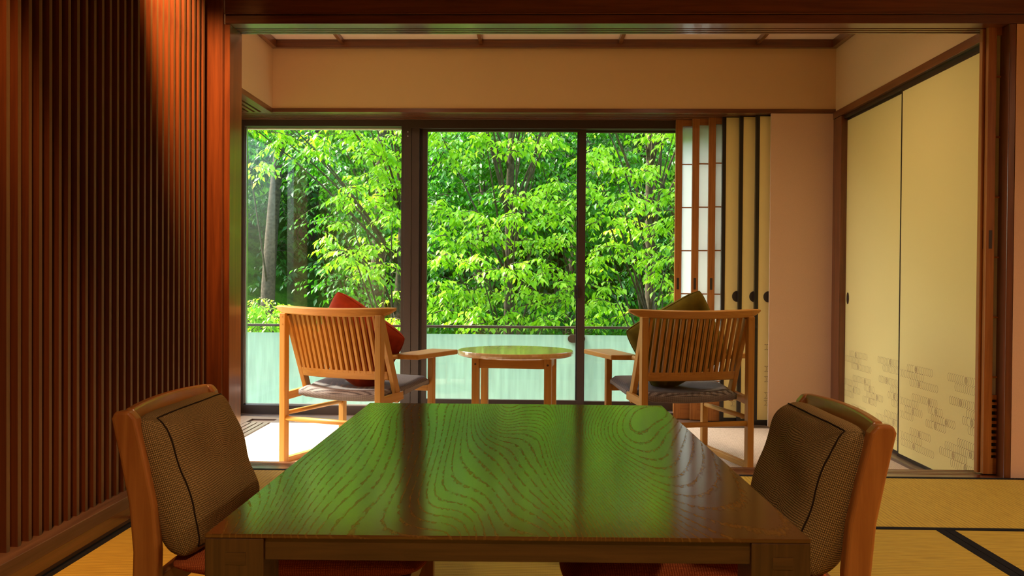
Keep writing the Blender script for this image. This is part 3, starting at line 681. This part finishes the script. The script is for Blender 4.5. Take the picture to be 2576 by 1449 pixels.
# ------------------------------------------------------------------ veranda armchairs
def armchair(label, loc, rz):
    o = empty('lounge_armchair', loc, rz, label, 'armchair', 'oak armchairs on the veranda')
    hw = .2915
    def bow(u, b): return -b*(1-(u/hw)**2)
    for s in (-1, 1):
        p = MB().box(s*hw-.0175, s*hw+.0175, -.02, .02, 0, .79).build('rear_leg', M['oak_z'], o, bevel=.003)
        for z in (.775, .735):
            pg = MB().lathe([(.0001, -.0008), (.0055, -.0008), (.0055, .002)], 14).build('dowel_peg', M['oak_x'], p); pg.rotation_euler = (R(90), 0, 0); pg.location = (s*hw, -.0202, z); pg.rotation_euler = (R(-90), 0, 0)
        MB().box(s*hw-.017, s*hw+.017, .533, .567, 0, .553).build('front_leg', M['oak_z'], o, bevel=.003)
        MB().bar((s*(hw-.012), .018, .785), (s*(hw-.012), .205, .335), .026, .042).build('back_stile', M['oak_z'], o, bevel=.003)
        MB().bar((s*hw, .02, .352), (s*hw, .222, .366), .024, .042).build('side_rail', M['oak_y'], o, bevel=.003)
        MB().tube([(s*hw, .01, .262), (s*hw, .54, .262)], .0125, 12).build('side_stretcher', M['oak_y'], o, True)
        MB().box(s*hw-.016, s*hw+.016, .02, .533, .0, .028).build('floor_runner', M['oak_y'], o, bevel=.002)
        # arm board
        pts = [(s*(hw-.045), .185), (s*(hw+.100), .215), (s*(hw+.118), .64), (s*(hw-.045), .64)]
        ar = MB().add([(x, y, .554) for x, y in pts] + [(x, y, .580) for x, y in pts], [(0,3,2,1),(4,5,6,7),(0,1,5,4),(1,2,6,5),(2,3,7,6),(3,0,4,7)]).build('arm', M['oak_y'], o, bevel=.004)
        MB().tube([(s*(hw-.012), .11, .567), (s*(hw-.016), .20, .567)], .012, 12).build('arm_dowel', M['oak_y'], ar, True)
    # bowed crest rail with tapered ends
    secs = []
    for k in range(25):
        t = k/24*2-1; u = t*.362; b = -.052*(1-(u/.362)**2) + .03
        e = max(0, abs(t)-.86)/.14
        th = .021*(1-.35*e); z0 = .787 - .010*(1-t*t) + .026*e; z1 = .832 - .010*(1-t*t) - .003*e
        secs.append([(u, b-th, z0+.004), (u, b+th, z0), (u, b+th+.006, z1), (u, b-th+.002, z1-.004)])
    MB().sweep(secs).build('crest_rail', M['oak_x'], o, bevel=.004, seg=2)
    # lower back rail
    secs = []
    hb = hw-.026
    for k in range(17):
        t = k/16*2-1; u = t*hb; y = .140 - .040*(1-t*t)
        secs.append([(u, y-.010, .452), (u, y+.010, .447), (u, y-.006, .492), (u, y-.026, .497)])
    lr = MB().sweep(secs).build('lower_back_rail', M['oak_x'], o, bevel=.003)
    MB().box(-.012, .012, .0905, .0930, .467, .478).build('maker_badge', M['handle'], lr).rotation_euler = (R(0), 0, 0)
    for k in range(16):
        t = (k+.5)/16*2-1; ut = t*.262; ub = t*(hb-.004)
        bt = -.052*(1-(ut/.362)**2) + .03 + .012; bb = .140-.040*(1-t*t) - .012
        MB().bar((ut, bt, .80), (ub, bb, .485), .0165, .020).build('back_slat', M['oak_z'], o, bevel=.0015, seg=1)
    MB().tube([(-hw, 0, .235), (hw, 0, .235)], .0135, 12).build('rear_stretcher', M['oak_x'], o, True)
    MB().box(-hw+.017, hw-.017, .535, .56, .352, .392).build('front_rail', M['oak_x'], o, bevel=.003)
    # dished upholstered seat
    nu, nv = 20, 22; vs, fs, uv = [], [], []
    for sd in (1, -1):
        for j in range(nv+1):
            for i in range(nu+1):
                u = i/nu*2-1; v = j/nv
                x = u*(.262 + .034*min(1, max(0, (v-.20)/.14)) - .022*max(0, (v-.9)/.1)**2); yy = .085 + .462*v - .028*(1-u*u)*(1-v)**3
                zt = .402 + .046*v**1.5 - .022*(1-u*u)*(1-.5*v)*math.sin(math.pi*min(1, v+.12)) - .03*max(0, (v-.88)/.12)**2
                th = .058 - .012*v
                er = (max(0, abs(u)-.86)/.14)**2; ef = (max(0, .07-v)/.07)**2
                if sd > 0: z = zt - .022*min(1, er+ef)
                else: z = zt - th + .008*min(1, er+ef)
                vs.append((x, yy, z)); uv.append((x*10, (yy-z)*10))
    K = (nu+1)*(nv+1)
    for j in range(nv):
        for i in range(nu):
            q = (j*(nu+1)+i, j*(nu+1)+i+1, (j+1)*(nu+1)+i+1, (j+1)*(nu+1)+i); fs.append(q); fs.append(tuple(K+a for a in q[::-1]))
    for j in range(nv):
        for i in (0, nu):
            a, b = j*(nu+1)+i, (j+1)*(nu+1)+i; fs.append((a, b, K+b, K+a) if i == 0 else (b, a, K+a, K+b))
    for i in range(nu):
        for j in (0, nv):
            a, b = j*(nu+1)+i, j*(nu+1)+i+1; fs.append((b, a, K+a, K+b) if j == 0 else (a, b, K+b, K+a))
    me = bpy.data.meshes.new('seat'); me.from_pydata(vs, [], fs); l = me.uv_layers.new(name='UVMap')
    for lp in me.loops: l.data[lp.index].uv = uv[lp.vertex_index]
    link_mesh('seat', me, M['seatgrey'], o, True)
    return o
A1 = armchair('oak slat back armchair with grey seat left of the round table', ((-1.29-.75)/2, 4.75, ZF), R(-22.2))
A2 = armchair('oak slat back armchair with brown grey seat right of the round table', ((1.149+.575)/2, 4.79, ZF), R(14))
def arm_cushion(a, name, mat, label, rot, du, seed, side, T, dz=0):
    cu, rim, _ = pillow(name, side, side, T, mat, seed, .05, wr=.007)
    bpy.context.view_layer.update()
    Mw = Matrix.Translation(a.location) @ Matrix.Rotation(a.rotation_euler[2], 4, 'Z')
    tilt = Vector((0, -.36, .93)); right = Vector((1, 0, 0))
    ux = right*math.cos(rot) + tilt*math.sin(rot); uy = tilt*math.cos(rot) - right*math.sin(rot)
    place(cu, Mw @ Vector((du, .225, .652+dz)), Mw.to_3x3() @ ux, Mw.to_3x3() @ uy)
    tag(cu, label, 'cushion', 'velvet cushions on the veranda'); piped(cu, rim, mat, .003)
arm_cushion(A1, 'velvet_cushion', M['rust'], 'rust red velvet cushion propped on a corner in the left armchair', R(54), .012, 5, .47, .19, -.032)
arm_cushion(A2, 'velvet_cushion', M['olive'], 'olive green velvet cushion propped on a corner in the right armchair', R(32), -.012, 9, .475, .19, -.012)

# ------------------------------------------------------------------ round side table
rt = empty('round_side_table', (-.081, 5.40, ZF), R(-6), 'round oak side table standing between the two armchairs', 'table')
MB().lathe([(.0, .532), (.318, .532), (.333, .538), (.336, .550), (.334, .562), (.330, .565), (.0, .5655)], 64).build('tabletop', wood('oak_top', (.66, .40, .15), (.55, .31, .10), 1, .3, 1.0, 50, coatr=.1), rt, bevel=.0)
for sx in (-1, 1):
    for sy in (-1, 1):
        x, yy = sx*.205, sy*.165
        lg = MB().box(x-.021, x+.021, yy-.021, yy+.021, 0, .531).build('leg', M['oak_z'], rt, bevel=.003)
        if sy < 0:
            pg = MB().lathe([(.0001, -.001), (.006, -.001), (.006, .002)], 14).build('dowel_peg', M['tabledark_z'], lg); pg.rotation_euler = (R(-90), 0, 0); pg.location = (x, yy-.0212, .495)
for sy in (-1, 1): MB().box(-.184, .184, sy*.165-.012, sy*.165+.012, .472, .531).build('apron', M['oak_x'], rt, bevel=.002)
for sx in (-1, 1): MB().box(sx*.205-.012, sx*.205+.012, -.144, .144, .472, .531).build('apron', M['oak_y'], rt, bevel=.002)

# ------------------------------------------------------------------ slat downlights and added fill lights (above and beside the picture)
def downlight(label, x, yy, z, power, tilt=(0, 0), spot=80, col=(1, .44, .13), size=.03):  # builds the slat downlights and also the added fill lights
    o = empty('downlight', (x, yy, z), 0, label, 'lamp', 'recessed downlights')
    MB().lathe([(.030, -.002), (.045, -.004), (.045, .0), (.030, .0)], 24).build('trim_ring', M['bronze'], o)
    L = bpy.data.lights.new('downlight_or_fill', 'SPOT'); L.energy = power; L.color = col; L.spot_size = R(spot); L.spot_blend = .9; L.shadow_soft_size = size
    lo = bpy.data.objects.new('downlight_or_fill', L); C.objects.link(lo); lo.parent = o; lo.location = (0, 0, -.02); lo.rotation_euler = (tilt[0], tilt[1], 0)
downlight('small downlight washing the slats beside the lintel post', -1.22, 3.10, FRZ, 135, (R(40), R(14)), 48)
downlight('small downlight washing the slats closest to the camera', -1.20, 2.12, FRZ, 75, (R(6), R(3)), 46)
downlight('small downlight washing the slats behind the camera', -1.20, -1.30, FRZ, 90, (R(8), R(-2)), 62)
WARM = (1, .72, .46)  # tint of the unseen fill lights added to brighten both rooms
downlight('added unseen fill light in the main room beside the right wall', 2.75, 1.3, FRZ, 115, (0, 0), 165, WARM, .10)  # fill added for the dim main room, not a known fitting
downlight('added unseen fill light in the main room behind the camera', -.1, -.5, FRZ, 85, (0, 0), 165, WARM, .10)
downlight('added unseen fill light over the veranda in front of the right papered doors', 1.0, 4.75, ZC, 26, (0, 0), 165, WARM, .10)  # fill added for the dim veranda, hidden behind the lintel
downlight('added unseen fill light over the veranda near the left window', -.9, 4.75, ZC, 26, (0, 0), 165, WARM, .10)

# ------------------------------------------------------------------ hillside and trees
def hillside():
    nx, ny = 60, 44; vs, fs = [], []; rnd = random.Random(2)
    for j in range(ny+1):
        yv = 8.6 + j*1.0
        for i in range(nx+1):
            x = -36 + i*1.2
            d = max(0, yv-12.5)
            z = -3.2 + .10*(yv-8.6) + .62*d + .5*math.sin(x*.5+yv*.3) + .35*math.sin(x*1.3-yv*.9)
            vs.append((x, yv, z))
    for j in range(ny):
        for i in range(nx): fs.append((j*(nx+1)+i, j*(nx+1)+i+1, (j+1)*(nx+1)+i+1, (j+1)*(nx+1)+i))
    me = bpy.data.meshes.new('ground_hillside'); me.from_pydata(vs, [], fs)
    o = link_mesh('ground_hillside', me, M['hill'], None, True); o['kind'] = 'structure'
hillside()
struct(box('ground_garden', -36, 36, -12, 9.0, -3.4, -3.15, M['hill']))

LEAF = np.array([(0,0,0), (.20,.42,.05), (-.20,.42,.05), (0,.45,-.03), (0,1,-.10)], float)
LEAF_F = np.array([(0,1,3), (0,3,2), (1,4,3), (3,4,2)])
def leaves_mesh(name, pos, dirs, size, tone, rng, mat, parent):
    n = len(pos)
    d = dirs/np.linalg.norm(dirs, axis=1, keepdims=True)
    up = np.tile(np.array([[0, 0, 1.]]), (n, 1)) + rng.normal(0, .33, (n, 3))
    side = np.cross(d, up); side /= np.linalg.norm(side, axis=1, keepdims=True)+1e-9
    nrm = np.cross(side, d)
    V = pos[:, None, :] + size[:, None, None]*(LEAF[None, :, 0:1]*side[:, None, :]*1.15 + LEAF[None, :, 1:2]*d[:, None, :] + LEAF[None, :, 2:3]*nrm[:, None, :])
    V = V.reshape(-1, 3); F = (LEAF_F[None] + (np.arange(n)*5)[:, None, None]).reshape(-1, 3)
    me = bpy.data.meshes.new(name); me.vertices.add(len(V)); me.vertices.foreach_set('co', V.ravel().astype(np.float32))
    me.loops.add(len(F)*3); me.loops.foreach_set('vertex_index', F.ravel().astype(np.int32))
    me.polygons.add(len(F)); me.polygons.foreach_set('loop_start', (np.arange(len(F))*3).astype(np.int32)); me.polygons.foreach_set('loop_total', np.full(len(F), 3, np.int32))
    me.update(calc_edges=True)
    at = me.attributes.new('tone', 'FLOAT', 'POINT'); at.data.foreach_set('value', np.repeat(tone, 5).astype(np.float32))
    o = link_mesh(name, me, mat, parent); o['kind'] = 'stuff'; return o
def bez(a, b, c, n=8): return [tuple(Vector(a)*(1-t)**2 + Vector(b)*2*t*(1-t) + Vector(c)*t*t) for t in [i/n for i in range(n+1)]]
def tree(name, label, base, top, sprays, mat, bark, seed, lsize=.085, per=10, twigs=16, reach=.55, r0=.12, cat='tree', group=None, flat=.35, droop=.55, trunk_r1=.4):
    """sprays: list of (x, y, z, radius); branches run from the trunk to every spray, twigs fan out of it, leaves sit along the twigs"""
    rng = np.random.default_rng(seed); rnd = random.Random(seed)
    o = empty(name, base, 0, label, cat, group); B = Vector(base)
    mid = (Vector(base)+Vector(top))/2 + Vector((rnd.uniform(-.4, .4), rnd.uniform(-.3, .3), 0))
    tp = bez(base, mid, top, 10); tl = [tuple(Vector(p)-B) for p in tp]
    MB().tube(tl, [r0*(1-(1-trunk_r1)*k/10) for k in range(11)], 9).build('trunk', bark, o, True)
    br = MB(); P, D, S, T = [], [], [], []
    for (x, yv, z, r) in sprays:
        c = Vector((x, yv, z))
        k = min(10, max(2, int(10*min(1, max(.1, (c.z-base[2]-.6*r)/(top[2]-base[2]+.01)))))); k = max(1, k-2)
        a = Vector(tp[k]); m_ = (a+c)/2 + Vector((rnd.uniform(-.15, .15), rnd.uniform(-.15, .15), .22+.1*rnd.random()))
        L = (c-a).length
        if rnd.random() < .42: br.tube([tuple(Vector(p)-B) for p in bez(a, m_, c, 6)], [max(.004, .018*min(1, L/2)*(1-.8*q/6)) for q in range(7)], 6)
        for q in range(int(twigs*(.6+r))):
            ang = rnd.uniform(0, 2*math.pi); el = rnd.uniform(-flat, flat*.9)
            dv = Vector((math.cos(ang), math.sin(ang)*.9, el)).normalized(); ln = r*rnd.uniform(.55, 1.15)
            s0 = c - dv*ln*.1 + Vector((rnd.gauss(0, r*.18), rnd.gauss(0, r*.18), rnd.gauss(0, r*.16)))
            e = s0 + dv*ln + Vector((0, 0, -droop*ln*.45)); mm = s0 + dv*ln*.5 + Vector((0, 0, .06*ln))
            pts = bez(s0, mm, e, 4)
            if q % 5 == 0: br.tube([tuple(Vector(p)-B) for p in pts], [.006, .005, .004, .003, .002], 4)
            nl = max(3, int(per*ln/reach))
            for w in range(nl):
                t = .15 + .9*w/nl; t = min(1, t)
                p = Vector(s0)*(1-t)**2 + mm*2*t*(1-t) + e*t*t
                sd = dv.cross(Vector((0, 0, 1))).normalized()*(1 if w % 2 else -1)
                dd = dv*rnd.uniform(.2, .7) + sd*rnd.uniform(.3, .9) + Vector((0, 0, -droop*rnd.uniform(.5, 1.6)))
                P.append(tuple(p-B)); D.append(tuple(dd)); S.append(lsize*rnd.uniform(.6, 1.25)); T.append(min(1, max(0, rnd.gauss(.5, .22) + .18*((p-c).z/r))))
    br.build('branches', bark, o, True)
    leaves_mesh('foliage', np.array(P), np.array(D), np.array(S), np.array(T), rng, mat, o)
    return o
def px(x, yp, Y):      # where a direction seen in the photograph meets depth Y
    u, v = (x-1333)/2340, -(yp-701-(x-1333)*.007)/2340
    return (u*Y, Y, CAM_H + v*Y)
def sp(lst, Y, jit, seed):
    rnd = random.Random(seed); out_ = []
    for x, yp, r in lst: 
        yy = Y + rnd.uniform(-jit, jit); q = px(x, yp, yy); out_.append((q[0], q[1], q[2], r*.86))
    return out_
def cloud(x0, x1, y0, y1, n, r0, r1, Y, jit, seed):
    rnd = random.Random(seed); return sp([(rnd.uniform(x0, x1), rnd.uniform(y0, y1), rnd.uniform(r0, r1)) for _ in range(n)], Y, jit, seed)
S1 = sp([(700,345,.42),(800,350,.40),(880,340,.38),(930,360,.45),(980,390,.40),(650,420,.32),(960,440,.42),(1000,470,.40),(890,470,.30),(860,500,.28),(940,500,.40),(985,545,.42),(830,600,.36),(870,640,.42),(930,620,.36),(900,680,.40),(970,670,.38),(1000,610,.40),(990,740,.25),(850,560,.20),(780,380,.30),(1010,345,.4),(1040,520,.4),(1040,640,.4)], 11.2, .5, 1)
S1 += cloud(560, 1060, 60, 320, 26, .34, .5, 11.2, .6, 41)
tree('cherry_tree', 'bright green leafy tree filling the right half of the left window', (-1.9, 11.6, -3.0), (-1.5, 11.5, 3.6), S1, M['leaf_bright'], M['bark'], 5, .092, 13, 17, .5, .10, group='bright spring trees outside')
S2 = sp([(1110,345,.36),(1150,400,.36),(1220,350,.34),(1300,365,.4),(1360,350,.36),(1110,520,.34),(1160,540,.36),(1210,555,.28),(1280,490,.34),(1330,500,.40),(1390,470,.34),(1300,545,.42),(1380,545,.40),(1420,520,.38),(1250,595,.42),(1330,610,.44),(1410,600,.42),(1180,600,.40),(1110,590,.36),(1120,650,.38),(1200,660,.42),(1290,680,.44),(1370,670,.44),(1100,720,.40),(1160,740,.42),(1240,740,.46),(1330,740,.46),(1400,750,.42),(1110,790,.36),(1190,795,.38),(1280,800,.36),(1370,805,.30),(1430,700,.4),(1220,800,.3)], 10.6, .5, 2)
S2 += cloud(1060, 1460, 60, 320, 26, .34, .5, 10.8, .6, 42)
tree('cherry_tree', 'bright green leafy tree seen through the middle glass door', (-.1, 11.4, -3.0), (-.2, 11.3, 3.4), S2, M['leaf_bright'], M['bark'], 8, .090, 13, 18, .5, .09, group='bright spring trees outside')
S3 = sp([(1480,400,.34),(1540,420,.36),(1600,440,.34),(1520,385,.3),(1650,345,.34),(1690,340,.36),(1560,500,.38),(1620,520,.38),(1680,490,.36),(1500,550,.36),(1580,575,.40),(1650,580,.42),(1700,560,.40),(1540,620,.40),(1620,640,.40),(1690,640,.42),(1500,660,.34),(1660,700,.32),(1500,760,.36),(1560,790,.34),(1690,740,.32),(1530,720,.24),(1490,810,.28),(1740,600,.4),(1760,480,.4),(1480,480,.32),(1640,420,.26)], 10.9, .5, 3)
S3 += cloud(1460, 1860, 60, 320, 26, .34, .5, 11.0, .6, 43)
tree('cherry_tree', 'bright green leafy tree behind the narrow pane by the shoji', (1.75, 11.8, -3.0), (1.5, 11.6, 3.4), S3, M['leaf_bright'], M['bark'], 13, .090, 13, 17, .5, .10, group='bright spring trees outside')
MIDS = [('mid green tree standing behind the left window pane', 560, 800, 280, 430, 7, 4, (-4.1, 14.6, -3)),
        ('mid green tree behind the brown window column', 830, 1130, 260, 850, 34, 5, (-2.6, 14.6, -3)),
        ('mid green tree high behind the middle glass door', 1100, 1330, 240, 860, 42, 6, (-1.0, 14.9, -3)),
        ('mid green tree behind the slim door stile', 1310, 1560, 260, 860, 42, 7, (.7, 14.7, -3)),
        ('mid green tree behind the narrow right pane', 1520, 1900, 260, 850, 44, 9, (2.3, 14.9, -3))]
for lb, x0, x1, y0, y1, n, sd, b in MIDS:
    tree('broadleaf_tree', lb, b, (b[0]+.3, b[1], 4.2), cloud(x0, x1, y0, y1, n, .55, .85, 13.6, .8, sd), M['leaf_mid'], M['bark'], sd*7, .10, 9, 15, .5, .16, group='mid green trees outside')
BACK = [('dark forest tree at the far left behind the window', 350, 700, 150, 900, 34, 15, (-8.5, 19.5, -1)),
        ('dark forest tree with leaning brown trunk in the left window', 640, 900, 150, 880, 22, 16, (-4.7, 18.8, -1)),
        ('dark forest tree far behind the brown window column', 880, 1180, 150, 880, 36, 17, (-2.6, 19.5, -1)),
        ('dark forest tree far behind the middle glass door', 1150, 1450, 150, 880, 36, 18, (-.2, 19.6, -1)),
        ('dark forest tree far behind the slim door stile', 1400, 1700, 150, 880, 36, 19, (2.2, 19.4, -1)),
        ('dark forest tree at the far right behind the shoji', 1680, 2050, 150, 880, 34, 20, (5.0, 19.5, -1))]
for lb, x0, x1, y0, y1, n, sd, b in BACK:
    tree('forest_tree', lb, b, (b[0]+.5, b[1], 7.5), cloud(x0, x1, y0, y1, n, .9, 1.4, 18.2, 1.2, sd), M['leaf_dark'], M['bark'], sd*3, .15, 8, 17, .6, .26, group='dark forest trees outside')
tree('fern_bush', 'low pale green bush just beyond the left end of the railing', (-2.9, 9.3, -3.1), (-2.85, 9.3, .1), sp([(640,770,.30),(680,790,.32),(630,800,.34),(720,800,.22),(590,790,.34),(660,830,.3),(990,815,.25),(960,830,.28)], 9.3, .2, 31), M['leaf_bright'], M['bark'], 33, .06, 16, 26, .4, .03, cat='bush')
